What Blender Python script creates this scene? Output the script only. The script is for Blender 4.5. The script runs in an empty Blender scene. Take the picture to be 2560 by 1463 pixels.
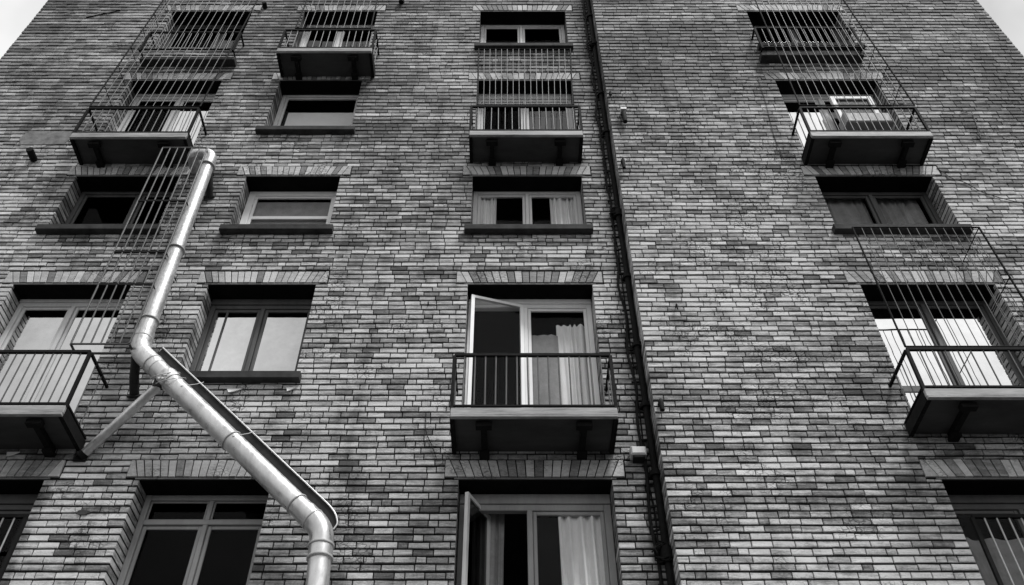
import bpy, math, random
from mathutils import Vector, noise
random.seed(11)
R = math.radians
sc = bpy.context.scene
col = sc.collection

# ------------------------------------------------------------------ geometry of the view
F = 2250.0; TH = math.atan(F/2128.0)          # focal length in photo pixels, upward pitch
SN, CS = math.sin(TH), math.cos(TH)
XV, YV = 1262.0, -1400.0
S0 = 11.2; D = S0*SN; ZC = 1.6
WING = .30                                    # how far the right wing stands forward
def Z(y, q=0.0):
    d = F*(D-q)/SN/(y-YV)
    return ZC + (d-(D-q)*CS)/SN
def X(x, y, q=0.0):
    return (x-XV)/(y-YV)*(D-q)/SN
def P(x, y, q=0.0):
    return Vector((X(x, y, q), -q, Z(y, q)))

# ------------------------------------------------------------------ helpers
def tag(o, label=None, cat=None, group=None, kind=None):
    if label: o['label'] = label
    if cat: o['category'] = cat
    if group: o['group'] = group
    if kind: o['kind'] = kind
    return o
def empty(name, loc, label=None, cat=None, group=None):
    o = bpy.data.objects.new(name, None); col.objects.link(o)
    o.location = loc; o.empty_display_size = .2
    return tag(o, label, cat, group)
def wloc(o):
    v = Vector((0, 0, 0))
    while o is not None:
        v += Vector(o.location); o = o.parent
    return v
class MB:
    def __init__(s): s.v = []; s.f = []; s.sm = []; s.t = []
    def face(s, idx, smooth=False, tone=.5):
        s.f.append(idx); s.sm.append(smooth); s.t.append(tone)
    def box(s, x0, x1, y0, y1, z0, z1, tone=.5):
        b = len(s.v)
        s.v += [(x0,y0,z0),(x1,y0,z0),(x1,y1,z0),(x0,y1,z0),(x0,y0,z1),(x1,y0,z1),(x1,y1,z1),(x0,y1,z1)]
        for q in ((0,1,5,4),(1,2,6,5),(2,3,7,6),(3,0,4,7),(4,5,6,7),(3,2,1,0)):
            s.face([b+i for i in q], False, tone)
        return s
    def bbox(s, x0, x1, y0, y1, z0, z1, c=.006):
        """box with chamfered front edges (front is -y)"""
        b = len(s.v)
        s.v += [(x0+c,y0,z0+c),(x1-c,y0,z0+c),(x1-c,y0,z1-c),(x0+c,y0,z1-c),
                (x0,y0+c,z0),(x1,y0+c,z0),(x1,y0+c,z1),(x0,y0+c,z1),
                (x0,y1,z0),(x1,y1,z0),(x1,y1,z1),(x0,y1,z1)]
        s.face([b,b+1,b+2,b+3])
        for i in range(4):
            j = (i+1) % 4
            s.face([b+4+i,b+4+j,b+j,b+i]); s.face([b+8+i,b+8+j,b+4+j,b+4+i])
        s.face([b+11,b+10,b+9,b+8]); return s
    def obox(s, a, b, w, h, up=Vector((0,0,1))):
        """bar from a to b, width w (sideways), height h (along up)"""
        a = Vector(a); b = Vector(b); d = (b-a).normalized()
        side = d.cross(up).normalized(); u = side.cross(d).normalized()
        k = len(s.v)
        for p in (a, b):
            for (i, j) in ((-1,-1),(1,-1),(1,1),(-1,1)):
                s.v.append(tuple(p+side*(i*w/2)+u*(j*h/2)))
        for q in ((0,1,2,3),(7,6,5,4),(0,4,5,1),(1,5,6,2),(2,6,7,3),(3,7,4,0)):
            s.face([k+i for i in q])
        return s
    def tube(s, path, r, n=8, cap=True):
        path = [Vector(p) for p in path]
        rs = r if isinstance(r, (list, tuple)) else [r]*len(path)
        t0 = (path[1]-path[0]).normalized()
        ref = Vector((0,0,1)) if abs(t0.z) < .9 else Vector((0,-1,0))
        nrm = t0.cross(ref).normalized(); k = len(s.v)
        for i, p in enumerate(path):
            if i == 0: t = t0
            elif i == len(path)-1: t = (path[-1]-path[-2]).normalized()
            else: t = ((path[i+1]-p).normalized()+(p-path[i-1]).normalized()).normalized()
            nrm = (nrm-t*nrm.dot(t)).normalized(); bn = t.cross(nrm)
            for j in range(n):
                a = 2*math.pi*j/n
                s.v.append(tuple(p+(nrm*math.cos(a)+bn*math.sin(a))*rs[i]))
        for i in range(len(path)-1):
            for j in range(n):
                j2 = (j+1) % n
                s.face([k+i*n+j, k+i*n+j2, k+(i+1)*n+j2, k+(i+1)*n+j], n > 5)
        if cap:
            e = k+(len(path)-1)*n; c = len(s.v)
            s.v += s.v[k:k+n]; s.face([c+j for j in range(n)][::-1])
            c = len(s.v); s.v += s.v[e:e+n]; s.face([c+j for j in range(n)])
        return s
    def prism(s, pts, dv):
        """polygon pts extruded by vector dv"""
        k = len(s.v); n = len(pts); dv = Vector(dv)
        s.v += [tuple(p) for p in pts]+[tuple(Vector(p)+dv) for p in pts]
        s.face(list(range(k, k+n))); s.face([k+n+i for i in range(n)][::-1])
        for i in range(n):
            j = (i+1) % n; s.face([k+j, k+i, k+n+i, k+n+j])
        return s
    def build(s, name, mat, parent=None, tone=False, origin=None):
        if parent is not None: off = wloc(parent)
        else: off = Vector(origin) if origin is not None else Vector((0,0,0))
        me = bpy.data.meshes.new(name)
        me.from_pydata([(x-off.x, y-off.y, z-off.z) for x, y, z in s.v], [], s.f)
        me.polygons.foreach_set('use_smooth', s.sm)
        if tone:
            at = me.attributes.new('tone', 'FLOAT', 'FACE'); at.data.foreach_set('value', s.t)
        me.update()
        me.materials.append(mat)
        o = bpy.data.objects.new(name, me); col.objects.link(o)
        if parent is not None: o.parent = parent
        else: o.location = off
        return o
def fillet(pts, rad, n=8):
    pts = [Vector(p) for p in pts]; out = [pts[0]]
    for i in range(1, len(pts)-1):
        a, b, c = pts[i-1], pts[i], pts[i+1]
        u = (a-b).normalized(); w = (c-b).normalized()
        r = min(rad, (a-b).length*.45, (c-b).length*.45)
        p0 = b+u*r; p1 = b+w*r
        for k in range(n+1):
            t = k/n; out.append(p0*(1-t)**2+b*2*t*(1-t)+p1*t*t)
    out.append(pts[-1]); return out
def jitter_path(pts, step, amp, seed=0):
    out = []
    for a, b in zip(pts[:-1], pts[1:]):
        a = Vector(a); b = Vector(b); n = max(1, int((b-a).length/step))
        for k in range(n):
            p = a.lerp(b, k/n)
            out.append(p+Vector((noise.noise(Vector((p.z*1.7, seed, 3)))*amp, -abs(noise.noise(Vector((p.z*2.3, seed, 9)))*amp*.5), 0)))
    out.append(Vector(pts[-1])); return out

# ------------------------------------------------------------------ materials (the whole place is black, white and grey)
def newmat(name):
    m = bpy.data.materials.new(name); m.use_nodes = True
    nt = m.node_tree; b = nt.nodes['Principled BSDF']; return m, nt, b
def N(nt, t, **k):
    n = nt.nodes.new(t)
    for a, v in k.items(): setattr(n, a, v)
    return n
def math_n(nt, op, a, b=None, clamp=False):
    n = N(nt, 'ShaderNodeMath', operation=op); n.use_clamp = clamp
    for i, x in enumerate((a, b)):
        if x is None: continue
        if isinstance(x, (int, float)): n.inputs[i].default_value = x
        else: nt.links.new(x, n.inputs[i])
    return n.outputs[0]
def noise_n(nt, vec, scale, detail=4, rough=.55, stretch=(1,1,1)):
    mp = N(nt, 'ShaderNodeMapping'); mp.inputs['Scale'].default_value = stretch
    nt.links.new(vec, mp.inputs['Vector'])
    n = N(nt, 'ShaderNodeTexNoise'); n.inputs['Scale'].default_value = scale
    n.inputs['Detail'].default_value = detail; n.inputs['Roughness'].default_value = rough
    nt.links.new(mp.outputs[0], n.inputs['Vector']); return n.outputs['Fac']
def ramp_n(nt, fac, stops):
    n = N(nt, 'ShaderNodeValToRGB'); cr = n.color_ramp
    while len(cr.elements) < len(stops): cr.elements.new(.5)
    for e, (p, v) in zip(cr.elements, stops):
        e.position = p; e.color = (v, v, v, 1)
    nt.links.new(fac, n.inputs[0]); return n.outputs[0]
def geo(nt): return N(nt, 'ShaderNodeNewGeometry').outputs['Position']

def brick_mat(name, lo=.035, mid=.27, hi=.7, rowdirt=1.0):
    m, nt, b = newmat(name); pos = geo(nt)
    tone = N(nt, 'ShaderNodeAttribute', attribute_name='tone').outputs['Fac']
    fine = noise_n(nt, pos, 9, 6, .7, (1, 1, 2.6))
    big = noise_n(nt, pos, .55, 5, .6, (.55, 1, 1.6))
    streak = noise_n(nt, pos, 2.2, 6, .75, (.35, 1, 5)); huge = noise_n(nt, pos, .22, 3, .5); rain = ramp_n(nt, noise_n(nt, pos, 3.2, 4, .6, (1, 1, .07)), [(.5, 0), (.75, 1)])
    sp = noise_n(nt, pos, 55, 4, .7, (1, 1, 1.3))
    v = math_n(nt, 'ADD', tone, math_n(nt, 'MULTIPLY', math_n(nt, 'SUBTRACT', fine, .5), .6))
    v = math_n(nt, 'ADD', v, math_n(nt, 'MULTIPLY', math_n(nt, 'SUBTRACT', big, .5), .75*rowdirt))
    v = math_n(nt, 'ADD', v, math_n(nt, 'MULTIPLY', math_n(nt, 'SUBTRACT', sp, .5), .4))
    v = math_n(nt, 'ADD', v, math_n(nt, 'MULTIPLY', math_n(nt, 'SUBTRACT', streak, .5), 1.25*rowdirt))
    v = math_n(nt, 'ADD', v, math_n(nt, 'MULTIPLY', math_n(nt, 'SUBTRACT', huge, .5), .5*rowdirt))
    v = math_n(nt, 'SUBTRACT', v, math_n(nt, 'MULTIPLY', rain, .2*rowdirt))
    c = ramp_n(nt, v, [(.05, lo), (.3, lo+.07), (.5, mid), (.7, hi*.78), (.95, hi)])
    # hairline cracks, only inside weathered patches
    vo = N(nt, 'ShaderNodeTexVoronoi', feature='DISTANCE_TO_EDGE'); vo.inputs['Scale'].default_value = 13
    mp = N(nt, 'ShaderNodeMapping'); mp.inputs['Scale'].default_value = (1, 1, 1.8)
    wv = N(nt, 'ShaderNodeTexNoise'); wv.inputs['Scale'].default_value = 7; nt.links.new(pos, wv.inputs['Vector'])
    mx = N(nt, 'ShaderNodeVectorMath', operation='MULTIPLY_ADD'); nt.links.new(wv.outputs['Color'], mx.inputs[0])
    mx.inputs[1].default_value = (.16, .16, .16); nt.links.new(pos, mx.inputs[2])
    nt.links.new(mx.outputs[0], mp.inputs[0]); nt.links.new(mp.outputs[0], vo.inputs['Vector'])
    edge = ramp_n(nt, vo.outputs['Distance'], [(0, 1), (.04, .8), (.075, 0)])
    patch = ramp_n(nt, noise_n(nt, pos, 1.5, 5, .6), [(.53, 0), (.62, 1)])
    crack = math_n(nt, 'MULTIPLY', edge, patch)
    pit = ramp_n(nt, noise_n(nt, pos, 30, 3, .6, (1, 1, 1.6)), [(.62, 0), (.7, 1)])
    pit = math_n(nt, 'MULTIPLY', pit, patch)
    dark = math_n(nt, 'SUBTRACT', 1, math_n(nt, 'MULTIPLY', math_n(nt, 'MAXIMUM', crack, pit), .82))
    mul = N(nt, 'ShaderNodeMix', data_type='RGBA', blend_type='MULTIPLY'); mul.inputs[0].default_value = 1
    nt.links.new(c, mul.inputs[6]); nt.links.new(dark, mul.inputs[7])
    nt.links.new(mul.outputs[2], b.inputs['Base Color'])
    b.inputs['Roughness'].default_value = .8
    bp = N(nt, 'ShaderNodeBump'); bp.inputs['Strength'].default_value = .45; bp.inputs['Distance'].default_value = .01
    h = math_n(nt, 'ADD', math_n(nt, 'ADD', fine, sp), math_n(nt, 'MULTIPLY', dark, .9))
    nt.links.new(h, bp.inputs['Height']); nt.links.new(bp.outputs[0], b.inputs['Normal'])
    return m
def rough_mat(name, a, b_, scale=6, rough=.7, metal=0, bump=.3, stretch=(1,1,1), dist=.005, spec=.5):
    m, nt, b = newmat(name); pos = geo(nt)
    f = noise_n(nt, pos, scale, 6, .65, stretch); g = noise_n(nt, pos, scale*7, 4, .6, stretch)
    v = math_n(nt, 'ADD', math_n(nt, 'MULTIPLY', f, .7), math_n(nt, 'MULTIPLY', g, .3))
    c = ramp_n(nt, v, [(.33, a), (.66, b_)])
    nt.links.new(c, b.inputs['Base Color'])
    rr = ramp_n(nt, g, [(.3, max(.05, rough-.12)), (.7, min(1, rough+.12))]); nt.links.new(rr, b.inputs['Roughness'])
    b.inputs['Metallic'].default_value = metal
    b.inputs['Specular IOR Level'].default_value = spec
    bp = N(nt, 'ShaderNodeBump'); bp.inputs['Strength'].default_value = bump; bp.inputs['Distance'].default_value = dist
    nt.links.new(v, bp.inputs['Height']); nt.links.new(bp.outputs[0], b.inputs['Normal'])
    return m
def glass_mat(name, refl, tint=.75, wav=.005):
    m = bpy.data.materials.new(name); m.use_nodes = True; nt = m.node_tree; nt.nodes.clear()
    out = N(nt, 'ShaderNodeOutputMaterial'); mix = N(nt, 'ShaderNodeMixShader')
    tr = N(nt, 'ShaderNodeBsdfTransparent'); tr.inputs[0].default_value = (tint, tint, tint, 1)
    gl = N(nt, 'ShaderNodeBsdfGlossy'); gl.inputs['Roughness'].default_value = .015; gl.inputs[0].default_value = (.95, .95, .95, 1)
    pos = geo(nt); n1 = noise_n(nt, pos, 1.6, 2, .5)
    bp = N(nt, 'ShaderNodeBump'); bp.inputs['Strength'].default_value = .5; bp.inputs['Distance'].default_value = wav
    nt.links.new(n1, bp.inputs['Height']); nt.links.new(bp.outputs[0], gl.inputs['Normal'])
    dirt = ramp_n(nt, noise_n(nt, pos, 5, 5, .7), [(.35, refl*.88), (.7, refl)])
    nt.links.new(dirt, mix.inputs[0]); nt.links.new(tr.outputs[0], mix.inputs[1]); nt.links.new(gl.outputs[0], mix.inputs[2])
    nt.links.new(mix.outputs[0], out.inputs[0]); return m

M = {}
M['brick'] = brick_mat('weathered_brick')
M['lintel'] = brick_mat('soldier_brick', .1, .34, .66, .4)
M['mortar'] = rough_mat('mortar', .004, .016, 20, .9, bump=.6, spec=.1)
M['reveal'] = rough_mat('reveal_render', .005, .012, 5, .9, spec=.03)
M['frame_white'] = rough_mat('frame_white_paint', .78, .88, 4, .5, stretch=(1,1,.3))
M['frame_light'] = rough_mat('frame_light_paint', .55, .72, 4, .55, stretch=(1,1,.3))
M['frame_mid'] = rough_mat('frame_mid_paint', .22, .34, 4, .6, stretch=(1,1,.3))
M['frame_dark'] = rough_mat('frame_dark_paint', .045, .1, 4, .6, stretch=(1,1,.3))
M['sill'] = rough_mat('sill_stone', .012, .06, 5, .85, bump=.6, spec=.25)
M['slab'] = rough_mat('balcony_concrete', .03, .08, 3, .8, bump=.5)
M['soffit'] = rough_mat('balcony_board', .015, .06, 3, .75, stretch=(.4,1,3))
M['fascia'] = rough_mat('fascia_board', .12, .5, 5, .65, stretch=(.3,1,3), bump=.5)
M['black'] = rough_mat('black_iron', .003, .012, 14, .8, bump=.5, spec=.15)
M['bar'] = rough_mat('grey_iron_bar', .035, .1, 20, .5, bump=.4)
M['bar_light'] = rough_mat('pale_iron_bar', .3, .5, 20, .5, bump=.4)
M['galv'] = rough_mat('galvanised_steel', .4, .84, 2.5, .36, metal=.75, bump=.14, stretch=(1,1,.35), dist=.006)
M['galv_peel'] = rough_mat('peeling_galvanised', .38, .82, 6, .4, metal=.7, bump=.7, stretch=(1,1,.5), dist=.009)
M['rim'] = rough_mat('pale_rim', .5, .75, 12, .4, metal=.5)
M['channel'] = rough_mat('dark_channel', .006, .03, 6, .6, bump=.6, spec=.2)
M['plaster'] = rough_mat('plaster', .08, .26, 7, .9, bump=.7)
M['curtain'] = rough_mat('curtain_cloth', .78, .88, 6, .9, bump=.1)
M['curtain_dim'] = rough_mat('grey_curtain_cloth', .2, .32, 6, .9, bump=.1)
M['white'] = rough_mat('white_plastic', .8, .9, 6, .45)
M['asphalt'] = rough_mat('asphalt', .03, .05, 30, .95)
M['paving'] = rough_mat('paving', .07, .12, 4, .9)
M['render'] = rough_mat('stone_base', .2, .32, 2, .85)
M['dirt'] = rough_mat('loose_debris', .02, .06, 30, .9, bump=1)
G = {k: glass_mat('glass_%s' % k, v, t) for k, v, t in
     (('bright', .68, .3), ('white', .96, .3), ('half', .3, .5), ('dim', .1, .5), ('black', .005, .4), ('clear', .006, .95))}

# ------------------------------------------------------------------ setting
m = MB(); m.box(-400, 400, -400, 400, -.5, 0); tag(m.build('street', M['asphalt']), kind='structure')
m = MB(); m.box(-60, 60, -3.2, 30, .002, .13); tag(m.build('pavement', M['paving']), kind='structure')

# ------------------------------------------------------------------ the building
XL = -.816*S0; XC = 1.635; XR = .835*(D-WING)/SN
ZB, ZT = 4.6, 20.2; BACK = 9.0
building = empty('brick_building', (0, 4.0, .13), 'tall weathered brick apartment block with four columns of recessed windows', 'building')

LR = dict(E=(28, 118), D=(200, 325), C=(438, 570), B=(707, 935), A=(1192, 0))
cols = dict(left=(-.583*S0, -.444*S0, 0), second=(-.353*S0, -.226*S0, 0), centre=(-.0465*S0, .1005*S0, 0),
            right=(.417*(D-WING)/SN, .575*(D-WING)/SN, WING))
balc_bottom = {('left','D'):(330,.5), ('left','B'):(1008,.63), ('second','E'):(122,.5), ('centre','D'):(326,.5),
               ('centre','B'):(1013,.63), ('right','D'):(327,.8), ('right','B'):(966,.93)}
OPEN = {}
for cn, (x0, x1, q) in cols.items():
    for rn, (yt, yb) in LR.items():
        zt = Z(yt, q)
        if (cn, rn) in balc_bottom: zb = Z(*balc_bottom[(cn, rn)])
        elif rn == 'A': zb = zt-2.0
        else: zb = Z(yb, q)
        OPEN[(cn, rn)] = (x0, x1, zb, zt, q)
LH = .225; LX = .155; LG = .03
REV = .28

def wall_bricks(mb, xa, xb, yf, holes, ch, gap_v, seed, left_back=None, right_back=None):
    rnd = random.Random(seed); hz = .024
    z = ZB; row = 0
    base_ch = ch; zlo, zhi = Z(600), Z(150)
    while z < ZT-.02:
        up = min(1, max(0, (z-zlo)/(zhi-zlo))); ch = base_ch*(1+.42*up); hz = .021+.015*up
        z0, z1 = z+hz*.5, z+ch-hz*.5
        # x breakpoints
        segs = [(xa, xb, z0, z1, False, False)]
        for (hx0, hx1, hz0, hz1, jamb) in holes:
            new = []
            for (a, b, c, d, la, lb) in segs:
                if hx1 <= a or hx0 >= b or hz1 <= c or hz0 >= d: new.append((a, b, c, d, la, lb)); continue
                if hx0 > a: new.append((a, hx0-.002, c, d, la, jamb))
                if hx1 < b: new.append((hx1+.002, b, c, d, jamb, lb))
                if hz1 < d-.012: new.append((max(a, hx0), min(b, hx1), hz1+.004, d, False, False))
                if hz0 > c+.012: new.append((max(a, hx0), min(b, hx1), c, hz0-.004, False, False))
            segs = new
        off = rnd.random()*.1+(.12 if row % 2 else 0)
        bounds = [xa-off]
        while bounds[-1] < xb:
            r = rnd.random()
            bounds.append(bounds[-1]+(.105 if r < .18 else .208+rnd.uniform(-.012, .012) if r < .96 else rnd.uniform(.26, .34)))
        ztone = rnd.uniform(-.06, .06)
        run = 0
        for (a, b, c, d, la, lb) in segs:
            xs = [a]+[t for t in bounds if a+.05 < t < b-.05]+[b]
            for i in range(len(xs)-1):
                p, q_ = xs[i], xs[i+1]
                gv = gap_v*(1-.6*up); g0 = gv*.5 if i > 0 else 0; g1 = gv*.5 if i < len(xs)-2 else 0
                r = rnd.random()
                if run > 0: tone = keep+rnd.uniform(-.04, .04); run -= 1
                elif r < .12: tone = rnd.uniform(.3, .42)
                elif r < .34: tone = rnd.uniform(.46, .56)
                elif r < .9: tone = rnd.uniform(.56, .7)
                else: tone = rnd.uniform(.72, .86)
                tone = tone+(.58-tone)*.5*up-.15*up  # upper courses darkened: vignette painted into the brick tone
                if rnd.random() < .15 and run == 0: run = 1; keep = tone
                tone += ztone
                fy = yf+rnd.uniform(-.004, .005)
                if rnd.random() < .02: fy += .003
                by = yf+.05
                if i == 0 and la or i == len(xs)-2 and lb: by = yf+REV+.02
                if i == 0 and a == xa and left_back is not None: by = left_back
                if i == len(xs)-2 and b == xb and right_back is not None: by = right_back
                wz = .006*noise.noise(Vector(((p+q_)*.45, row*.37, seed)))
                brick(mb, p+g0, q_-g1, fy, by, c+wz, d+wz, tone, rnd)
        z += ch; row += 1
def brick(mb, x0, x1, y0, y1, z0, z1, tone, rnd):
    j = lambda: rnd.uniform(-.0022, .0022)
    c = .0045; b = len(mb.v)
    mb.v += [(x0+c+j(),y0+j(),z0+c+j()),(x1-c+j(),y0+j(),z0+c+j()),(x1-c+j(),y0+j(),z1-c+j()),(x0+c+j(),y0+j(),z1-c+j()),
             (x0,y0+c*1.3,z0+j()),(x1,y0+c*1.3,z0+j()),(x1,y0+c*1.3,z1+j()),(x0,y0+c*1.3,z1+j()),
             (x0,y1,z0),(x1,y1,z0),(x1,y1,z1),(x0,y1,z1)]
    mb.face([b,b+1,b+2,b+3], False, tone)
    for i in range(4):
        k = (i+1) % 4
        mb.face([b+4+i,b+4+k,b+k,b+i], False, tone); mb.face([b+8+i,b+8+k,b+4+k,b+4+i], False, tone)
def holes_for(names):
    h = []
    for cn in names:
        for rn in LR:
            x0, x1, zb, zt, q = OPEN[(cn, rn)]
            h.append((x0, x1, zb, zt, True))
            h.append((x0-LX, x1+LX, zt-.001, zt+LG+LH, False))
    return h
CH = .0839
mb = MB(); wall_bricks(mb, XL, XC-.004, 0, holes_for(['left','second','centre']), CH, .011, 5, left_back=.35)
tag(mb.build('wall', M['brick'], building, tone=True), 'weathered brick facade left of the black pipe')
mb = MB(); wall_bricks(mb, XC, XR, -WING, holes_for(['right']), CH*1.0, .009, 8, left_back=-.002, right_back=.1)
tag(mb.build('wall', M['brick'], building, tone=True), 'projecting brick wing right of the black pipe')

# mortar backing with the openings left out
def backing(mb, xa, xb, yf, yb, names):
    ops = [OPEN[(c, r)] for c in names for r in LR]
    zs = sorted({ZB, ZT}|{o[2] for o in ops}|{o[3] for o in ops}); xs = sorted({xa, xb}|{o[0] for o in ops}|{o[1] for o in ops})
    for i in range(len(zs)-1):
        z0, z1 = zs[i], zs[i+1]; zm = (z0+z1)/2; start = xa
        hs = sorted((o[0], o[1]) for o in ops if o[2] < zm < o[3])
        for a, b in hs: mb.box(start, a-.004, yf, yb, z0, z1); start = b+.004
        mb.box(start, xb, yf, yb, z0, z1)
mb = MB(); backing(mb, XL+.01, XC-.01, .015, .30, ['left','second','centre']); backing(mb, XC+.01, XR-.01, -WING+.015, 0, ['right'])
mb.build('mortar_bed', M['mortar'], building)
mb = MB()
mb.box(XL+.02, XL+.3, .36, BACK, .15, ZT); mb.box(XR-.3, XR-.02, .105, BACK, .15, ZT)
mb.box(XL+.3, XR-.3, BACK-.3, BACK-.01, .15, ZT)
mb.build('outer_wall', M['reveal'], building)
mb = MB(); mb.box(XL-.03, XR+.03, .02, BACK+.02, ZT+.003, ZT+.3); mb.box(XC, XR+.03, -WING-.03, .018, ZT+.003, ZT+.3); mb.build('roof', M['slab'], building)
mb = MB(); mb.box(XL+.02, XR-.02, .0, .33, .14, ZB-.01); mb.box(XC, XR-.02, -WING, -.002, .14, ZB-.01)
mb.build('stone_base', M['render'], building)
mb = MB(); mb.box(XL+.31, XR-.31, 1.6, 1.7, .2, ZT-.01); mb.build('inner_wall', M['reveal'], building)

# brick lintels
for (cn, rn), (x0, x1, zb, zt, q) in OPEN.items():
    rnd = random.Random(hash_ := (ord(cn[0])*7+ord(rn)))
    mb = MB(); yf = -q; n = 20 if cn != 'right' else 21
    a, b = x0-LX+.004, x1+LX-.004; w = (b-a)/n; mid = (a+b)/2
    z0 = zt+LG; z1 = zt+LG+LH-.012
    for i in range(n):
        s0 = a+i*w; s1 = s0+w-.011
        sl = lambda x: (x-mid)*.05
        y = yf-.006+rnd.uniform(-.004, .004); t = rnd.choice([.3, .42, .55, .62, .7, .78, .66])+rnd.uniform(-.06, .06)
        k = len(mb.v); c = .004
        e0 = sl(s0) if i else 0; e1 = sl(s1) if i < n-1 else 0
        fr = [(s0-e0+c, y, z0+c), (s1-e1-c, y, z0+c), (s1+e1-c, y, z1-c), (s0+e0+c, y, z1-c)]
        md = [(s0-e0, y+c, z0), (s1-e1, y+c, z0), (s1+e1, y+c, z1), (s0+e0, y+c, z1)]
        bk = [(p[0], yf+.02, p[2]) for p in md]
        mb.v += fr+md+bk; mb.face([k,k+1,k+2,k+3], False, t)
        for u in range(4):
            v = (u+1) % 4
            mb.face([k+4+u,k+4+v,k+v,k+u], False, t); mb.face([k+8+u,k+8+v,k+4+v,k+4+u], False, t)
    mb.box(x0-.05, x1+.05, yf+.004, yf+.25, zt+.001, zt+LG-.008, .2)
    mb.build('lintel', M['lintel'], building, tone=True)
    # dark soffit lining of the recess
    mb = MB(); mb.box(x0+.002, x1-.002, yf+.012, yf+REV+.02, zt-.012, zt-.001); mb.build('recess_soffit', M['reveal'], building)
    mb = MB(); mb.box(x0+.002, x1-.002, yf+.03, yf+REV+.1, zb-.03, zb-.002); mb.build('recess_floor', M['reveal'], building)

# ------------------------------------------------------------------ windows
def frame_box(mb, x0, x1, y0, y1, z0, z1, w, wb=None):
    wb = wb or w
    mb.bbox(x0, x0+w, y0, y1, z0, z1); mb.bbox(x1-w, x1, y0, y1, z0, z1)
    mb.bbox(x0+w, x1-w, y0+.002, y1, z1-w, z1); mb.bbox(x0+w, x1-w, y0+.002, y1, z0, z0+wb)
def curtain(x0, x1, y_, z0, z1, mat, label, folds=5, amp=.035, taper=0, seed=1):
    mb = MB(); nx, nz = folds*8, 8; c = (x0+x1)/2; y = y_-.07
    for k in range(nz+1):
        t = k/nz; z = z1+(z0-z1)*t; sq = 1-taper*math.sin(t*math.pi*.8)
        for i in range(nx+1):
            u = i/nx; u2 = u+.22*noise.noise(Vector((u*2.1, seed, 0)))+.05*noise.noise(Vector((u*6, seed, t))); x = c+(x0+(x1-x0)*u-c)*sq
            yy = y+amp*math.sin(u2*folds*2*math.pi+seed+.5*math.sin(t*3+seed))*(.6+.5*t)*(.7+.6*abs(noise.noise(Vector((u*3, seed, 5)))*2))+.01*math.sin(u*31+seed*2)
            mb.v.append((x, yy, z))
    for k in range(nz):
        for i in range(nx):
            a = k*(nx+1)+i; mb.face([a, a+1, a+nx+2, a+nx+1], True)
    o = mb.build('curtain', mat, None, origin=((x0+x1)/2, y, z0))
    return tag(o, label, 'curtain', 'curtains behind the windows')
def make_window(cn, rn, frame='light', split=.5, glass=('dim','dim'), transom=None, sash='in', label=None, fw=.065, head=0, deep=0,
                skip=(), sill=True, sillw=.1, single=False, pane_bar=None):
    x0, x1, zb, zt, q = OPEN[(cn, rn)]; fm = M['frame_'+frame]
    x0 += .004; x1 -= .004; zt -= .014
    yf = -q+REV+deep
    mb = MB(); frame_box(mb, x0, x1, yf, yf+.07, zb, zt-head, fw)
    if head: mb.bbox(x0, x1, yf-.02, yf+.08, zt-head, zt)
    a, b = x0+fw, x1-fw; c0, c1 = zb+fw, zt-head-fw; xm = a+(b-a)*split; mw = fw*.8
    spans = []
    if transom:
        zt2 = c1-(c1-c0)*transom
        mb.bbox(a, b, yf-.004, yf+.06, zt2-.03, zt2+.03)
        mb.bbox(xm-mw/2, xm+mw/2, yf+.004, yf+.058, zt2+.03, c1)
        for (u, v) in ((a, xm-mw/2), (xm+mw/2, b)): spans.append((u, v, zt2+.03, c1, 'black'))
        c1 = zt2-.03
    if single: spans.append((a, b, c0, c1, glass[0]))
    else:
        mb.bbox(xm-mw/2, xm+mw/2, yf-.006, yf+.06, c0, c1)
        spans += [(a, xm-mw/2, c0, c1, glass[0]), (xm+mw/2, b, c0, c1, glass[1])]
    w = mb.build('window', fm, building)
    if label: w['label'] = label
    k0 = 2 if transom else 0
    for i, (u, v, z0, z1, g) in enumerate(spans):
        if i-k0 in skip: continue
        sw = .042 if i >= k0 else .02
        ms = MB(); frame_box(ms, u+.003, v-.003, yf+.018, yf+.05, z0+.003, z1-.003, sw)
        ms.build('sash', fm, w)
        mp = MB(); mp.box(u+sw, v-sw, yf+.034, yf+.038, z0+sw, z1-sw); mp.build('pane', G[g], w)
        if pane_bar and i-k0 in pane_bar:
            mt = MB(); r_ = pane_bar[i-k0]  # solid glazing bar dividing the pane
            if r_[0] == 'v': xx = u+(v-u)*r_[1]; mt.box(xx-.012, xx+.012, yf+.022, yf+.045, z0+sw, z1-sw)
            else: zz = z1-(z1-z0)*r_[1]; mt.box(u+sw, v-sw, yf+.022, yf+.045, zz-r_[2], zz+r_[2])
            mt.build('glazing_bar', M['frame_dark'] if frame != 'white' else M['frame_white'], w)
    if sill:
        ms = MB(); yw = -q
        ms.bbox(x0-.085, x1+.085, yw-sillw, yw+.0, zb-.115, zb-.004, .008)
        ms.box(x0+.001, x1-.001, yw+.001, yf-.002, zb-.06, zb-.001)
        ms.build('sill', M['sill'], w)
    return w, (a, b, c0, c1, xm, yf)

def free_sash(w, pa, pb, z0, z1, mat, glass, sw=.045):
    """an open sash standing between two plan points"""
    pa = Vector(pa); pb = Vector(pb); d = (pb-pa).normalized(); t = .04
    ms = MB()
    for p in (pa+d*sw/2, pb-d*sw/2):
        ms.obox((p.x, p.y, z0), (p.x, p.y, z1), sw, t, up=Vector((-d.y, d.x, 0)))
    for z in (z0+sw/2, z1-sw/2):
        a = pa+d*sw; b = pb-d*sw; ms.obox((a.x, a.y, z), (b.x, b.y, z), t-.004, sw)
    ms.build('open_sash', mat, w)
    mp = MB(); a = pa+d*sw; b = pb-d*sw; mp.obox((a.x, a.y, (z0+z1)/2), (b.x, b.y, (z0+z1)/2), .004, z1-z0-2*sw); mp.build('pane', glass, w)

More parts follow.
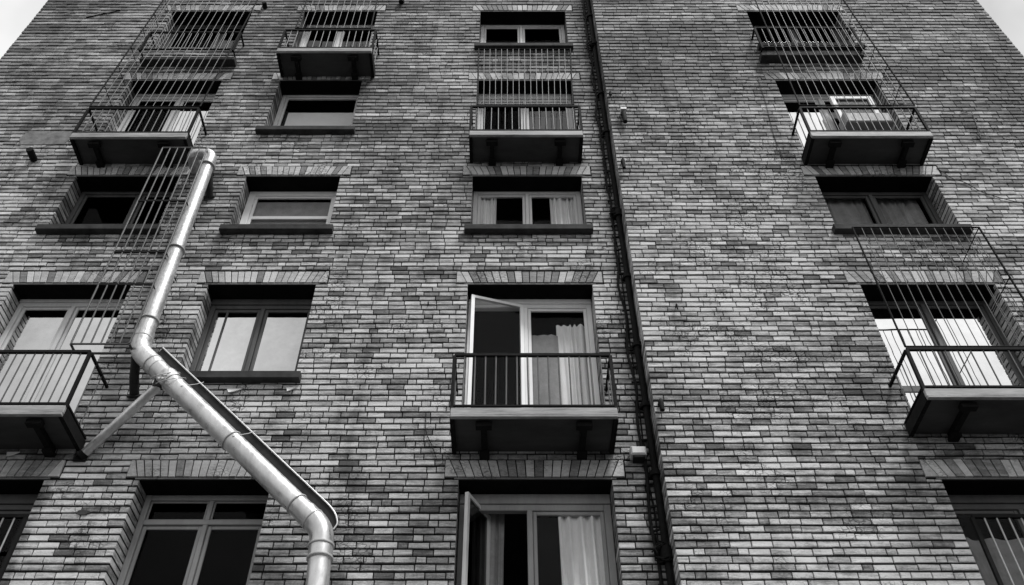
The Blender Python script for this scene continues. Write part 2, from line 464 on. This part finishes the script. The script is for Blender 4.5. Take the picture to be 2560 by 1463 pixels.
# centre column
make_window('centre','E','light', .48, ('black','black'), label='light framed two pane window below the top edge, centre column')
w, (a,b,c0,c1,xm,yf) = make_window('centre','D','light', .5, ('black','dim'), head=.16, sill=False, label='light framed balcony window with a bright curtain behind its right pane')
curtain(xm+.05, b-.02, yf+.16, c0, c1-.35, M['curtain'], 'bright white curtain behind the balcony bars, second row from the top in the centre column', 5, .02, 0, 2)
w, (a,b,c0,c1,xm,yf) = make_window('centre','C','light', .5, ('clear','clear'), label='light framed window with a curtain at each side')
curtain(a+.02, a+.3, yf+.14, c0, c1+.4, M['curtain'], 'thin pale curtain gathered at the left of the centre window without balcony', 4, .03, .1, 1)
curtain(b-.42, b-.03, yf+.14, c0, c1+.4, M['curtain'], 'wide pale curtain gathered at the right of the centre window without balcony', 5, .035, .08, 3)
w, (a,b,c0,c1,xm,yf) = make_window('centre','B','white', .46, ('clear','clear'), skip=(0,), sill=False, head=.08, label='white framed balcony door with its left leaf ajar')
pA = P(1179, 748, 0); free_sash(w, (a-.02, yf-.2, 0), (xm-.03, yf+.0, 0), c0+.01, c1+.03, M['frame_white'], G['clear'])
curtain(xm+.06, xm+.42, yf+.13, c0, c1-.45, M['curtain_dim'], 'flat grey curtain panel behind the white balcony door', 1, .02, 0, .5)
curtain(xm+.40, b-.02, yf+.16, c0, c1-.25, M['curtain'], 'bright white pleated curtain behind the white balcony door', 5, .035, .03, 2)
w, (a,b,c0,c1,xm,yf) = make_window('centre','A','mid', .46, ('clear','clear'), skip=(0,), head=.12, fw=.075, label='grey framed window at the bottom edge with one leaf swung open')
free_sash(w, (-.43, .02, 0), (-.2, .5, 0), c0-.0, c1+.06, M['frame_light'], G['dim'])
curtain(a+.05, a+.42, yf+.3, c0, c1+.4, M['curtain_dim'], 'grey curtain behind the swung open leaf at the bottom of the centre column', 4, .04, .1, 4)
curtain(xm+.3, b-.03, yf+.14, c0, c1+.3, M['curtain'], 'long pale curtain in the right half of the lowest centre window', 4, .04, .06, 2.6)
# second column
w, (a,b,c0,c1,xm,yf) = make_window('second','E','white', .5, ('dim','dim'), sill=False, label='white framed window behind the smaller top balcony')
mb = MB()
for k in range(3): mb.box(a+.12, b-.02, yf+.1, yf+.13, c0+.1+k*.19, c0+.155+k*.19)
tag(mb.build('blind_or_reflection', M['white'], None, origin=(a, yf+.1, c0)), 'pale slatted blind behind the second window of the top row', 'blind', 'blinds behind the windows')
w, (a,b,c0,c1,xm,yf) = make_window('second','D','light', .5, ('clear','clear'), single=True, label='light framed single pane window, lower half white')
mb = MB(); mb.box(a+.1, b-.02, yf+.075, yf+.08, c0, c0+(c1-c0)*.72); tag(mb.build('blind_or_reflection', M['white'], None, origin=(a, yf+.1, c0)), 'broad white panel standing in for sky reflected in the single pane window under the small top balcony', 'blind', 'blinds behind the windows')  # added white sheet stands in for sky reflected in the lower pane
x0, x1, zb, zt, q = OPEN[('second','C')]; BARF = ((zt-.114)-Z(541, -.3))/((zt-.114)-(zb+.1))
w, (a,b,c0,c1,xm,yf) = make_window('second','C','white', .5, ('clear','clear'), single=True, pane_bar={0: ('h', BARF, .03)}, label='white framed nested sash window', fw=.1)

mb = MB(); mb.box(a+.01, b-.01, yf+.075, yf+.08, c0, c1-.08); tag(mb.build('blind_or_reflection', M['curtain_dim'], None, origin=(a, yf+.1, c0)), 'grey panel added behind the nested white sash window in place of a dull reflection', 'blind', 'blinds behind the windows')  # added grey sheet gives the pane its dull reflected tone
make_window('second','B','dark', .5, ('bright','bright'), head=.1, pane_bar={0: ('v', .28)}, label='dark framed two pane window reflecting the sky')
make_window('second','A','mid', .52, ('black','black'), transom=.15, label='grey framed window with a transom behind the steel pipe')
# left column
w, (a,b,c0,c1,xm,yf) = make_window('left','E','dark', .62, ('black','dim'), sill=False, label='dark window behind the top left railing')
mb = MB(); mb.box(xm+.06, b-.06, yf+.12, yf+.16, c0+.3, c0+.36); mb.box(xm+.06, b-.1, yf+.12, yf+.16, c0+.12, c0+.16)
tag(mb.build('blind_or_reflection', M['white'], None, origin=(xm, yf+.1, c0)), 'narrow white blind slats in the top left window', 'blind', 'blinds behind the windows')
make_window('left','D','light', .52, ('black','bright'), head=.06, sill=False, label='light framed balcony window, right pane bright')
w, (a,b,c0,c1,xm,yf) = make_window('left','C','dark', .6, ('black','black'), label='dark framed window behind the narrow ladder grille')
make_window('left','B','light', .48, ('bright','bright'), sill=False, head=.05, label='pale framed balcony door reflecting the sky')
w, (a,b,c0,c1,xm,yf) = make_window('left','A','dark', .5, ('clear','clear'), head=.12, label='dark window at the bottom left corner')
curtain(xm+.2, b-.04, yf+.16, c0, c1-.7, M['curtain_dim'], 'grey curtain in the bottom left corner window', 5, .03, 0, 3)
# right column
make_window('right','E','dark', .5, ('black','black'), label='unlit window in the top right corner', )
w, (a,b,c0,c1,xm,yf) = make_window('right','D','light', .45, ('white','dim'), sill=False, head=.04, label='balcony window with a bright left pane')
w, (a,b,c0,c1,xm,yf) = make_window('right','C','dark', .5, ('clear','clear'), label='dark framed window right of the black pipe with dim curtains')
curtain(a+.02, xm-.05, yf+.2, c0, c1+.3, M['curtain_dim'], 'dim grey net curtain in the left half of the dark right window', 7, .02, 0, 1)
curtain(xm+.05, b-.05, yf+.2, c0, c1+.3, M['curtain_dim'], 'dim grey net curtain in the right half of the dark right window', 7, .02, 0, 2)
make_window('right','B','dark', .5, ('white','white'), sill=False, pane_bar={0: ('h', .66, .045), 1: ('h', .66, .045)}, label='large balcony window on the right, panes white with sky')
w, (a,b,c0,c1,xm,yf) = make_window('right','A','dark', .5, ('clear','clear'), head=.1, label='dark window in the bottom right corner')
curtain(a+.05, b-.05, yf+.16, c0, c1-.3, M['curtain_dim'], 'grey curtain in the bottom right corner window', 11, .04, 0, 1.4)

# ------------------------------------------------------------------ balconies
def railing(parent, x0, x1, yw, q, z0, z1, n, sides=2, r=.009, rr=.018, name='railing', bm='bar'):
    """black frame plus single bars; front at yw-q"""
    yf = yw-q; m = MB()
    m.obox((x0, yf, z1), (x1, yf, z1), .036, .036)
    m.obox((x0, yf, z0), (x1, yf, z0), .026, .022)
    for x in (x0, x1):
        m.box(x-rr, x+rr, yf-rr, yf+rr, z0-.05, z1-.016)
    if q > .12:
        for x in (x0, x1):
            m.obox((x, yf+.02, z1-.001), (x, yw, z1-.001), .03, .028); m.obox((x, yf+.02, z0-.001), (x, yw, z0-.001), .024, .02)
    m.build(name, M['black'], parent)
    for i in range(1, n):
        x = x0+(x1-x0)*i/n
        mm = MB(); mm.tube([(x+random.uniform(-.004, .004), yf, z0-.01), (x, yf, z1-.012)], r, 6); mm.build('baluster', M[bm], parent)
    if q > .3:
        for x in (x0, x1):
            for k in range(1, sides+1):
                y = yf+(q)*k/(sides+1)
                mm = MB(); mm.tube([(x, y, z0-.01), (x, y, z1-.012)], r*.9, 6); mm.build('baluster', M[bm], parent)
def balcony(label, x0, x1, yw, q, zs, zr, n, sides=2, th=.13):
    """slab with its top at zs, rail top at zr"""
    yf = yw-q; m = MB()
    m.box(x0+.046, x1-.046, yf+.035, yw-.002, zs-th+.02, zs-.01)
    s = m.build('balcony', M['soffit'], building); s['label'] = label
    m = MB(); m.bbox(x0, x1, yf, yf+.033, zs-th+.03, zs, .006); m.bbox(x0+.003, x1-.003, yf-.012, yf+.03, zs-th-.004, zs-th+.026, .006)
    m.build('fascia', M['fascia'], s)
    for a, b in ((x0-.004, x0+.045), (x1-.045, x1+.004)):
        m = MB(); m.box(a, b, yf+.035, yw-.002, zs-th-.012, zs-.002)
        for k in range(13):
            y = yf+.06+(q-.1)*k/12; xx = a+.012 if a < x0 else b-.02
            m.box(xx, xx+.008, y, y+.014, zs-th-.024, zs-th-.013)
        m.build('edge_channel', M['black'], s)
    for f in (.2, .8):
        x = x0+(x1-x0)*f; m = MB()
        m.box(x-.032, x+.032, yf+.1, yw-.004, zs-th-.05, zs-th+.018)
        m.box(x-.055, x+.055, yw-.12, yw-.003, zs-th-.09, zs-th-.052)
        m.box(x-.085, x+.085, yf+.07, yf+.15, zs-th-.06, zs-th-.001)
        m.build('bracket', M['black'], s)
    railing(s, x0+.01, x1-.01, yw, q-.02, zs+.035, zr, n, sides)
    return s
ym = 0
def bal(label, xa, xb, ya, q, wing, yslab, yrail, n, **k):
    qt = q+wing
    return balcony(label, X(xa, ya, qt), X(xb, ya, qt), -wing, q, Z(yslab, qt), Z(yrail, qt), n, **k)
bal('left balcony under the caged bars, second row', 180, 468, 330, .5, 0, 330, 268, 15)
bal('balcony cut by the left edge of the photo', -200, 165, 1008, .63, 0, 1008, 873, 15)
bal('small balcony in the top row, second column', 690, 926, 121, .5, 0, 119, 73, 14)
bal('centre balcony in the second row', 1168, 1450, 326, .5, 0, 325, 263, 16)
bal('centre balcony below the white door', 1121, 1536, 1013, .63, 0, 1014, 881, 15)
bal('right balcony in front of the hopper window', 2015, 2316, 327, .5, WING, 327, 266, 16)
bal('large right balcony cut by the photo edge', 2298, 2830, 966, .63, WING, 966, 866, 16)

def juliet(label, cn, rn, xa, xb, ya, yrail, yb, q, wing, n, ledge=True):
    qt = q+wing; x0, x1 = X(xa, ya, qt), X(xb, ya, qt)
    zs = Z(yb, qt); m = MB()
    if ledge: m.bbox(x0, x1, -wing-.15, -wing, zs-.1, zs-.004, .008)
    else: m.box(x0, x0+.03, -wing-q, -wing, zs-.03, zs); m.box(x1-.03, x1, -wing-q, -wing, zs-.03, zs)
    s = m.build('window_guard', M['sill'], building); s['label'] = label
    railing(s, x0+.02, x1-.02, -wing, q-.01, zs+.03, Z(yrail, qt), n, bm='bar' if ledge else 'bar_light')
juliet('shallow railing over the top left window ledge', 'left', 'E', 345, 582, 124, 80, 124, .28, 0, 13)
juliet('shallow railing over the top right window ledge', 'right', 'E', 1895, 2150, 118, 69, 118, .24, WING, 14)
juliet('bar guard across the bottom left window', 'left', 'A', -330, 70, 1284, 1284, 1600, .06, 0, 14, False)
juliet('bar guard across the bottom right window', 'right', 'A', 2413, 2850, 1284, 1284, 1600, .06, WING, 14, False)

# ------------------------------------------------------------------ security grilles
def grille(label, pb, pt, n, group=None, ties=(), rails=(0, 1), side=None, r=.0058, wallp=0.0):
    """pb, pt: (x0, x1, y, z) of the lower and the upper edge; bars run between them"""
    root = empty('security_grille', (pb[0], pb[2], pb[3]), label, 'grille', 'bar cages over the balcony windows')
    L = lambda t, u: Vector((pb[0]+(pt[0]-pb[0])*t+((pb[1]-pb[0])*(1-t)+(pt[1]-pt[0])*t)*u, pb[2]+(pt[2]-pb[2])*t, pb[3]+(pt[3]-pb[3])*t))
    m = MB()
    m.tube([L(0, 0), L(1, 0)], .013, 6); m.tube([L(0, 1), L(1, 1)], .013, 6)
    for t in rails:
        m.tube([L(t, 0), L(t, 1)], .012, 6)
    for t in ties:
        for u in (side or ()):
            a = L(t, u); m.tube([a, (a.x, wallp, a.z)], .007, 5)
    m.build('grille_frame', M['black'], root)
    for i in range(1, n):
        u = i/n; w = random.uniform(-.004, .004)
        mm = MB(); mm.tube([L(0, u), L(.33, u)+Vector((w, 0, 0)), L(.66, u)-Vector((w, 0, 0)), L(1, u)], r, 6); mm.build('bar', M['bar'], root)
    if side is not None:
        for u in side:
            for k in (1, 2):
                mm = MB(); a = L(0, u); b = L(1, u)
                mm.tube([(a.x, a.y+(wallp-a.y)*k/3, a.z), (b.x, b.y+(wallp-b.y)*k/3, b.z)], r*.85, 5); mm.build('side_bar', M['bar'], root)
    return root
zt_ = ZT-.35
def leaning(label, xa, xb, ya, q, wing, topx, ytop, qtop, n, **k):
    qb = q+wing; qt = qtop+wing
    return grille(label, (X(xa, ya, qb), X(xb, ya, qb), -qb, Z(ya, qb)+.02), (X(topx[0], ytop, qt), X(topx[1], ytop, qt), -qt, Z(ytop, qt)), n, wallp=-wing, **k)
tl = [i/7 for i in range(1, 8)]
leaning('tall leaning bar cage rising from the left balcony past the top left window', 222, 497, 267, .48, 0, (434, 662), -40, .2, 14, ties=tl, side=(0,))
leaning('bar cage rising from the small top row balcony', 735, 922, 72, .46, 0, (780, 948), -40, .3, 11, ties=(.3, .6, .95))
leaning('bar screen between the two upper centre windows', 1188, 1425, 263, .47, 0, (1191, 1419), 122, .12, 16, ties=(.95,))
leaning('tall leaning bar cage rising from the right balcony past the top right window', 1991, 2277, 264, .48, WING, (1862, 2072), -40, .3, 14, ties=tl, side=(1,))
leaning('upright bar cage standing on the large right balcony', 2254, 2622, 866, .61, WING, (2121, 2436), 566, .61, 14, ties=(.55, 1.0), side=(1,))

# narrow ladder grille beside the steel pipe
qg = .5
root = empty('ladder_grille', P(175, 855, qg), 'narrow ladder grille with four rungs hanging beside the pale steel pipe', 'grille')
xa, xb = X(405, 368, qg), X(516, 368, qg); zb_, zt2 = Z(856, qg), Z(368, qg)
xa2, xb2 = X(176, 856, qg), X(322, 856, qg)
LL = lambda t, u: Vector((xa2+(xa-xa2)*t+((xb2-xa2)*(1-t)+(xb-xa)*t)*u, -qg, zb_+(zt2-zb_)*t))
m = MB(); m.tube(fillet([LL(1,0), LL(0,0), LL(0,1), LL(1,1), LL(1,0)], .03, 3), .013, 6); 
bk = Vector((0, .16, -.0))
m.tube(fillet([LL(0,0), LL(0,0)+bk, LL(0,1)+bk, LL(0,1)], .06, 4), .016, 6)
m.tube([LL(1,.97), LL(1,.97)+Vector((0,.5,0))], .012, 6); m.tube([LL(.4,.97), LL(.4,.97)+Vector((0,.5,0))], .012, 6)
m.build('grille_frame', M['bar'], root)
for k in (1, 2):
    o_ = Vector((0, .16*k, 0)); mm = MB(); mm.tube([LL(0, 1)+o_, LL(1, 1)+o_], .009, 6); mm.build('side_bar', M['bar'], root)
for y in (500, 627, 708):
    t = (Z(y, qg)-zb_)/(zt2-zb_); mm = MB(); mm.tube([LL(t, 1), LL(t, 1)+Vector((0, .5, 0))], .01, 6); mm.build('wall_tie', M['black'], root)
for y in (500, 627, 708):
    t = (Z(y, qg)-zb_)/(zt2-zb_); mm = MB(); mm.obox(LL(t, 0), LL(t, 1), .02, .03); mm.build('rung', M['black'], root)
for u in (.17, .34, .51, .66, .83):
    mm = MB(); mm.tube([LL(0, u), LL(1, u)], .011, 6); mm.build('bar', M['bar'], root)

# ------------------------------------------------------------------ pale steel downpipe
qp = .34
root = empty('steel_downpipe', P(790, 1460, qp), 'pale galvanised downpipe kinked across the facade on the left', 'pipe')
r0 = .104
A0 = Vector((X(487, 380, qp-.02), -(qp-.02), Z(381, qp))); A1 = P(527, 384, qp); A2 = P(345, 872, qp); A3 = P(803, 1318, qp); A4 = P(789, 1462, qp)
A5 = A4+(A4-A3).normalized()*2.2
A0 = Vector((A1.x-.3, -qp, A1.z+.02)); A00 = Vector((A0.x-.02, -.01, A0.z+.02)); top = fillet([A00, A0, A1, A1.lerp(A2, .5)], .16, 8)
m = MB(); m.tube(top+[A1.lerp(A2, .93)], [r0*.85]*2+[r0*.9]*(len(top)-2)+[r0], 20); m.build('upper_pipe', M['galv_peel'], root)
bend = fillet([A1.lerp(A2, .93), A2, A2.lerp(A3, .12)], .16, 8)
m = MB(); m.tube(bend, r0*1.12, 20); m.build('elbow', M['galv_peel'], root)
m = MB(); m.tube([A2.lerp(A3, .1), A2.lerp(A3, .93)], r0*1.08, 20); m.build('diagonal_pipe', M['galv'], root)
bend2 = fillet([A2.lerp(A3, .92), A3, A4.lerp(A3, .45)], .2, 8)
m = MB(); m.tube(bend2, r0*1.14, 20); m.build('elbow', M['galv'], root)
m = MB(); m.tube([A3.lerp(A4, .5), A5], r0*1.05, 20); m.build('lower_pipe', M['galv'], root)
def ring(a, b, t, r, w, mat=None, name='collar', tilt=0):
    c = a.lerp(b, t); d = (b-a).normalized()
    if tilt: d = (d+Vector((0, 0, tilt))).normalized()
    mm = MB(); mm.tube([c-d*w, c-d*w*.6, c+d*w*.6, c+d*w], [r*.97, r, r, r*.97], 20); return mm.build(name, mat or M['bar_light'], root)
for (a, b, t) in ((A1, A2, .08), (A1, A2, .55), (A1, A2, .88), (A1, A2, .955)): ring(a, b, t, r0*1.15, .012)
for (a, b, t) in ((A2, A3, .09), (A2, A3, .55), (A2, A3, .88), (A2, A3, .955)): ring(a, b, t, r0*1.19, .009)
for t in (.3, .52): ring(A3, A4, t, r0*1.24, .013)
cl = A2.lerp(A3, .19); ring(A2, A3, .19, r0*1.22, .07, M['galv_peel'], 'clamp')
d3 = (A3-A2).normalized()
for s in (-1, 1):
    mm = MB(); c = cl+d3*(.06*s); pts = [c+Vector((math.cos(t)*.15, -.02+.13*math.sin(t), math.sin(t)*.09+.05*math.cos(t))) for t in [k*.45 for k in range(15)]]
    mm.tube(pts, .005, 5); mm.build('tie_wire', M['rim'], root)
for k in range(4):
    mm = MB(); c = cl+Vector((-.05+.02*k, -.11, -.09+.05*(k % 2))); mm.tube([c, c+Vector((0, -.03, 0))], .014, 8); mm.build('bolt', M['rim'], root)
# brace to the wall
b0 = P(203, 1136, .02); b1 = cl+Vector((-.09, .0, -.08))
m = MB(); m.tube([b0, b1], .055, 14); m.build('brace', M['galv'], root)
dd = (b1-b0).normalized(); m = MB(); m.tube([b0-dd*.01, b0+dd*.05], .06, 12); m.box(b0.x-.08, b0.x+.06, -.03, -.006, b0.z-.06, b0.z+.05); m.build('foot_plate', M['black'], root)
m = MB(); m.box(b1.x-.05, b1.x+.05, b1.y-.05, b1.y+.03, b1.z-.05, b1.z+.06); m.build('brace_shoe', M['channel'], root)
# wall spigots behind the elbows
for (pc, dx) in ((A2+Vector((-.02, .03, -.05)), 0), (A1+Vector((.0, .05, -.25)), .03)):
    m = MB(); m.tube([pc, pc+Vector((dx, .14, -.22)), (pc.x+dx, -.012, pc.z-.36)], .055, 12); m.tube([(pc.x+dx, -.02, pc.z-.355), (pc.x+dx, .0, pc.z-.37)], .085, 12)
    m.build('wall_spigot', M['channel'], root)
# open channel running beside the diagonal
n3 = Vector((-d3.z, 0, d3.x)); n3 = n3 if n3.z > 0 else -n3
c0 = A2.lerp(A3, .045)+n3*.11+Vector((0, .06, 0)); c1 = A2.lerp(A3, .99)+n3*.11+Vector((0, .06, 0))
wd = .125
pts = [c0-n3*.02, c0-d3*.04+n3*wd, c1-d3*.16+n3*wd, c1-d3*.04+n3*(wd*.85), c1+d3*.06+n3*(wd*.4), c1+d3*.08-n3*.02]
m = MB(); m.prism(pts, (0, .03, 0)); m.build('channel', M['channel'], root)
m = MB(); m.tube(fillet([p+Vector((0, -.012, 0)) for p in pts[1:]], .05, 4), .009, 8); m.build('channel_rim', M['rim'], root)
for t in (.27, .56):
    mm = MB(); c = A2.lerp(A3, t); mm.tube([c-n3*.08+Vector((0,-.06,0)), c+n3*.0+Vector((.02,-.115,0)), c+n3*.14+Vector((.05,-.03,0)), c+n3*.24+Vector((.03, .02, 0))], .0042, 5); mm.build('tie_wire', M['bar_light'], root)

# ------------------------------------------------------------------ black pipe and cable in the corner
root = empty('black_downpipe', (1.588, -.06, Z(1470)), 'thin black downpipe in the corner beside the projecting brick wing', 'pipe')
px = 1.59
m = MB(); m.tube(jitter_path([(px, -.06, 5.0), (px, -.06, ZT-.05)], .5, .012, 4), .037, 12); m.build('pipe', M['black'], root)
for y in (42, 108, 235, 330, 530, 690, 860, 1010, 1180, 1372):
    z = Z(y, .06); m = MB(); big = y in (108, 530, 1372)
    m.tube([(px, -.06, z-.03-(.07 if big else 0)), (px, -.06, z+.03)], .062 if not big else .072, 12); m.box(px-.075, px+.04, -.04, -.004, z-.02, z+.02); m.build('collar', M['black'], root)
xc = 1.487
cable = empty('service_cable', (xc, -.03, 5.0), 'loose black cable clipped down the wall just left of the thin black pipe', 'cable')
m = MB(); pts = jitter_path([(xc, -.028, 5.0), (xc+.01, -.03, ZT-.05)], .16, .055, 7); m.tube(pts, .017, 6)
pts = jitter_path([(xc+.03, -.024, 5.0), (xc+.03, -.025, ZT-.05)], .2, .04, 21); m.tube(pts, .009, 6)
m.build('cable_run', M['black'], cable)
z = 5.2; rnd = random.Random(3)
while z < ZT-.2:
    m = MB(); m.obox((xc-.02, -.03, z), (px-.03, -.045, z+rnd.uniform(-.02, .02)), .02, .02); m.build('cable_clip', M['black'], cable); z += rnd.uniform(.22, .36)
rnd = random.Random(9)
for (y, lab) in ((1372, 'tangled black cable knot low on the corner pipe'), (528, 'black cable bundle tied at mid height on the corner pipe'), (112, 'black cable bundle tied near the top of the corner pipe')):
    z = Z(y, .08); m = MB(); s = .09 if y == 1372 else .055
    for k in range(7):
        c = Vector((xc+.06+rnd.uniform(-.03, .03), -.09, z+rnd.uniform(-.04, .04))); ph = rnd.random()*6
        m.tube([c+Vector((math.cos(t+ph)*s*rnd.uniform(.8, 1.1), -.03*math.sin(2*t), math.sin(t+ph)*s)) for t in [i*.55 for i in range(11)]], .0075, 5)
    tag(m.build('cable_bundle', M['black'], None, origin=(xc, -.09, z)), lab, 'cable', 'cable bundles on the corner pipe')

# ------------------------------------------------------------------ small things fixed to the wall
def spigot(x, y, wing, label, l=.12, r=.035, drop=.2, capm=None, name='wall_stub'):
    p = P(x, y, wing); m = MB()
    m.tube([(p.x, -wing+.03, p.z+.02), (p.x, -wing-.06, p.z+.02), (p.x, -wing-.075, p.z-.01), (p.x, -wing-.07, p.z-drop)] if drop else [(p.x, -wing+.03, p.z), (p.x, -wing-l, p.z)], r, 12)
    if capm:
        root = empty(name, (p.x, -wing, p.z), label, 'wall fitting', 'stubs and hooks on the wall'); m.build('stub_pipe', M['black'], root)
        c = MB(); c.box(p.x-r*1.25, p.x+r*1.25, -wing-.115, -wing-.005, p.z+.05, p.z+.085); c.build('cap', capm, root)
    else:
        tag(m.build(name, M['black'], None, origin=(p.x, -wing, p.z)), label, 'wall fitting', 'stubs and hooks on the wall')
spigot(1551, 290, WING, 'short black stub with a pale cap on the brick wing', drop=.26, r=.036, capm=M['white'])
spigot(1549, 408, WING, 'short plain black stub on the wing level with the brick arches of the third row', drop=.2, r=.026)
spigot(1643, 1010, WING, 'small black stub on the wing level with the floor of the centre balcony', drop=.12, r=.028)
spigot(1518, 238, WING, 'tiny black bracket touching the right side of the black pipe near the second row', drop=.1, r=.018)
spigot(85, 398, 0, 'black vent outlet on the far left wall below the left balcony', drop=0, l=.2, r=.055)
spigot(660, 20, 0, 'small dark outlet between the two left windows of the top row', drop=0, l=.12, r=.045)
spigot(1000, 8, 0, 'dark outlet at the top edge right of the small balcony', drop=.1, l=.14, r=.05)
spigot(1066, 762, 0, 'tiny iron hook in the bricks left of the white balcony door', drop=.07, r=.007, name='wall_hook')
spigot(1682, 768, WING, 'tiny iron hook on the projecting wing right of the white balcony door', drop=.08, r=.009, name='wall_hook')
# lamp box
p = P(1588, 1135, .06); root = empty('wall_lamp', (p.x, 0, p.z), 'small pale box lamp on the wall between centre balcony and corner pipe', 'lamp')
m = MB(); m.bbox(p.x-.085, p.x+.085, -.13, -.008, p.z-.02, p.z+.09, .018); m.build('lamp_housing', M['frame_light'], root)
m = MB(); m.bbox(p.x-.06, p.x+.07, -.115, -.008, p.z-.055, p.z-.021, .01); m.build('lamp_base', M['channel'], root)
m = MB(); m.tube([(p.x+.08, -.03, p.z), (p.x+.12, -.02, p.z+.04), (xc, -.02, p.z+.01)], .008, 6); m.build('lead', M['black'], root)
# hopper / window unit on the right balcony
yf = -WING+REV; zq = WING
pa = P(2062, 243, .12); pb = P(2180, 312, .3)
x0, x1, zb, zt, q = OPEN[('right','D')]
root = empty('hopper_unit', ((x0+x1)/2, yf, zb), 'white framed dark pane standing on a boxy unit inside the right balcony', 'window unit')
hq = .2; xa, xb = X(2063, 244, hq), X(2166, 244, hq); zc1, zc0 = Z(243, hq), Z(306, hq); yh = -hq
m = MB(); frame_box(m, xa, xb, yh-.03, yh+.03, zc0, zc1, .075); m.build('unit_frame', M['frame_light'], root)
m = MB(); m.box(xa+.075, xb-.075, yh, yh+.01, zc0+.075, zc1-.075); m.build('screen', M['channel'], root)
m = MB(); m.bbox(xa-.03, xb+.03, yh-.2, yh+.05, zc0-.26, zc0-.004, .02); m.build('unit_box', M['frame_mid'], root)

# plaster patches, part of the wall
def patch(x0, y0, x1, y1, wing, label=None):
    rnd = random.Random(int(x0+y0)); c = P((x0+x1)/2, (y0+y1)/2, wing); a = P(x0, y0, wing); b = P(x1, y1, wing)
    hw = abs(b.x-a.x)/2; hh = abs(a.z-b.z)/2; pts = []
    for k in range(26):
        t = -2*math.pi*k/26; u = math.copysign(abs(math.cos(t))**.3, math.cos(t)); v = math.copysign(abs(math.sin(t))**.3, math.sin(t)); s = rnd.uniform(.86, 1.04)
        pts.append((c.x+hw*u*s, -wing-.009, c.z+hh*v*s))
    m = MB(); m.prism(pts, (0, .02, 0)); m.build('plaster_patch', M['plaster'], building)
patch(62, 326, 165, 362, 0);  

# loose flakes under the sill, broken brick hole
for i, (x, y, w_) in enumerate(((582, 972, .09), (722, 969, .05), (30, 1130, .07))):
    p = P(x, y, .03); m = MB(); m.prism([(p.x-w_, -.03, p.z+.03), (p.x-w_*.6, -.045, p.z-.035), (p.x, -.03, p.z-.01), (p.x+w_, -.025, p.z+.035)], (0, .012, 0))
    tag(m.build('mortar_flake', M['white'], None, origin=tuple(p)), ('large pale flake curling off the wall under the dark framed window sill', 'small pale flake near the right end of the dark framed window sill', 'pale flake beneath the balcony at the left edge')[i], 'debris', 'pale flakes on the brick')
p = P(208, 1276, 0); m = MB(); rnd = random.Random(2)
m.prism([(p.x+.075*math.cos(-t)*rnd.uniform(.7, 1.1), -.011, p.z+.035*math.sin(-t)*rnd.uniform(.7, 1.1)) for t in [k*.52 for k in range(12)]], (0, .02, 0)); m.build('broken_brick', M['dirt'], building)
# thin wires straggling over the brick
def wire(pts, wing, label, mat='bar', r=.006):
    q = [P(x, y, wing)+Vector((0, -.014, 0)) for x, y in pts]; m = MB(); m.tube(fillet(q, .1, 4), r, 5)
    tag(m.build('thin_wire', M[mat], None, origin=tuple(q[0])), label, 'wire', 'thin wires straggling over the brick')
wire([(2330, 420), (2370, 448), (2400, 455), (2440, 480), (2500, 498), (2580, 515)], WING, 'thin pale wire sagging to the right edge beside the dark right window')
wire([(1885, 195), (1905, 260), (1925, 340), (1950, 400)], WING, 'thin dark wire dropping down the wing left of the right balcony', 'black', .004)
wire([(2390, 280), (2415, 276), (2425, 300), (2440, 345)], WING, 'short curled pale wire right of the right balcony')
wire([(215, 45), (240, 40), (255, 37), (300, 28)], 0, 'short dark wire on the far left wall near the top', 'black', .012)
wire([(930, 120), (948, 92)], 0, 'short dark spike leaning off the right end of the small top balcony', 'black', .007)
wire([(1060, 1030), (1058, 1075), (1075, 1110), (1085, 1140)], 0, 'thin dark wire left of the large centre balcony floor', 'black', .005)

# ------------------------------------------------------------------ light
w = bpy.data.worlds.new('World'); sc.world = w; w.use_nodes = True; nt = w.node_tree
bg = nt.nodes['Background']; sky = N(nt, 'ShaderNodeTexSky', sky_type='NISHITA'); sky.sun_disc = False
EL, AZ = R(62), R(140)      # compass azimuth: to the camera's right and behind it
sky.sun_elevation = EL; sky.sun_rotation = AZ; sky.air_density = 1.0; sky.dust_density = 4.0
bw = N(nt, 'ShaderNodeRGBToBW'); nt.links.new(sky.outputs[0], bw.inputs[0])
tc = N(nt, 'ShaderNodeTexCoord'); cl_ = noise_n(nt, tc.outputs['Generated'], 3.5, 5, .5)
cf = ramp_n(nt, cl_, [(.38, .66), (.6, 1.05)])
v = math_n(nt, 'MULTIPLY', math_n(nt, 'ADD', math_n(nt, 'MINIMUM', math_n(nt, 'MULTIPLY', bw.outputs[0], .4), 1.3), 4.4), cf)
nt.links.new(v, bg.inputs[0]); bg.inputs[1].default_value = .15
sl = bpy.data.lights.new('sun', 'SUN'); sl.energy = 2.6; sl.angle = R(14); sl.color = (1, 1, 1)
so = bpy.data.objects.new('sun', sl); col.objects.link(so)
sd = Vector((math.sin(AZ)*math.cos(EL), math.cos(AZ)*math.cos(EL), math.sin(EL)))
so.rotation_euler = sd.to_track_quat('Z', 'Y').to_euler(); so.location = sd*40

# ------------------------------------------------------------------ camera
cam = bpy.data.cameras.new('camera'); co = bpy.data.objects.new('camera', cam); col.objects.link(co)
cam.sensor_width = 36; cam.lens = F/2548*36; cam.shift_x = 12/2548; cam.clip_end = 2000; cam.clip_start = .05
co.location = (0, -D, ZC); co.rotation_euler = (math.pi/2+TH, 0, 0)
sc.camera = co
sc.view_settings.view_transform = 'Standard'; sc.view_settings.look = 'None'
sc.view_settings.exposure = .27; sc.view_settings.gamma = 1
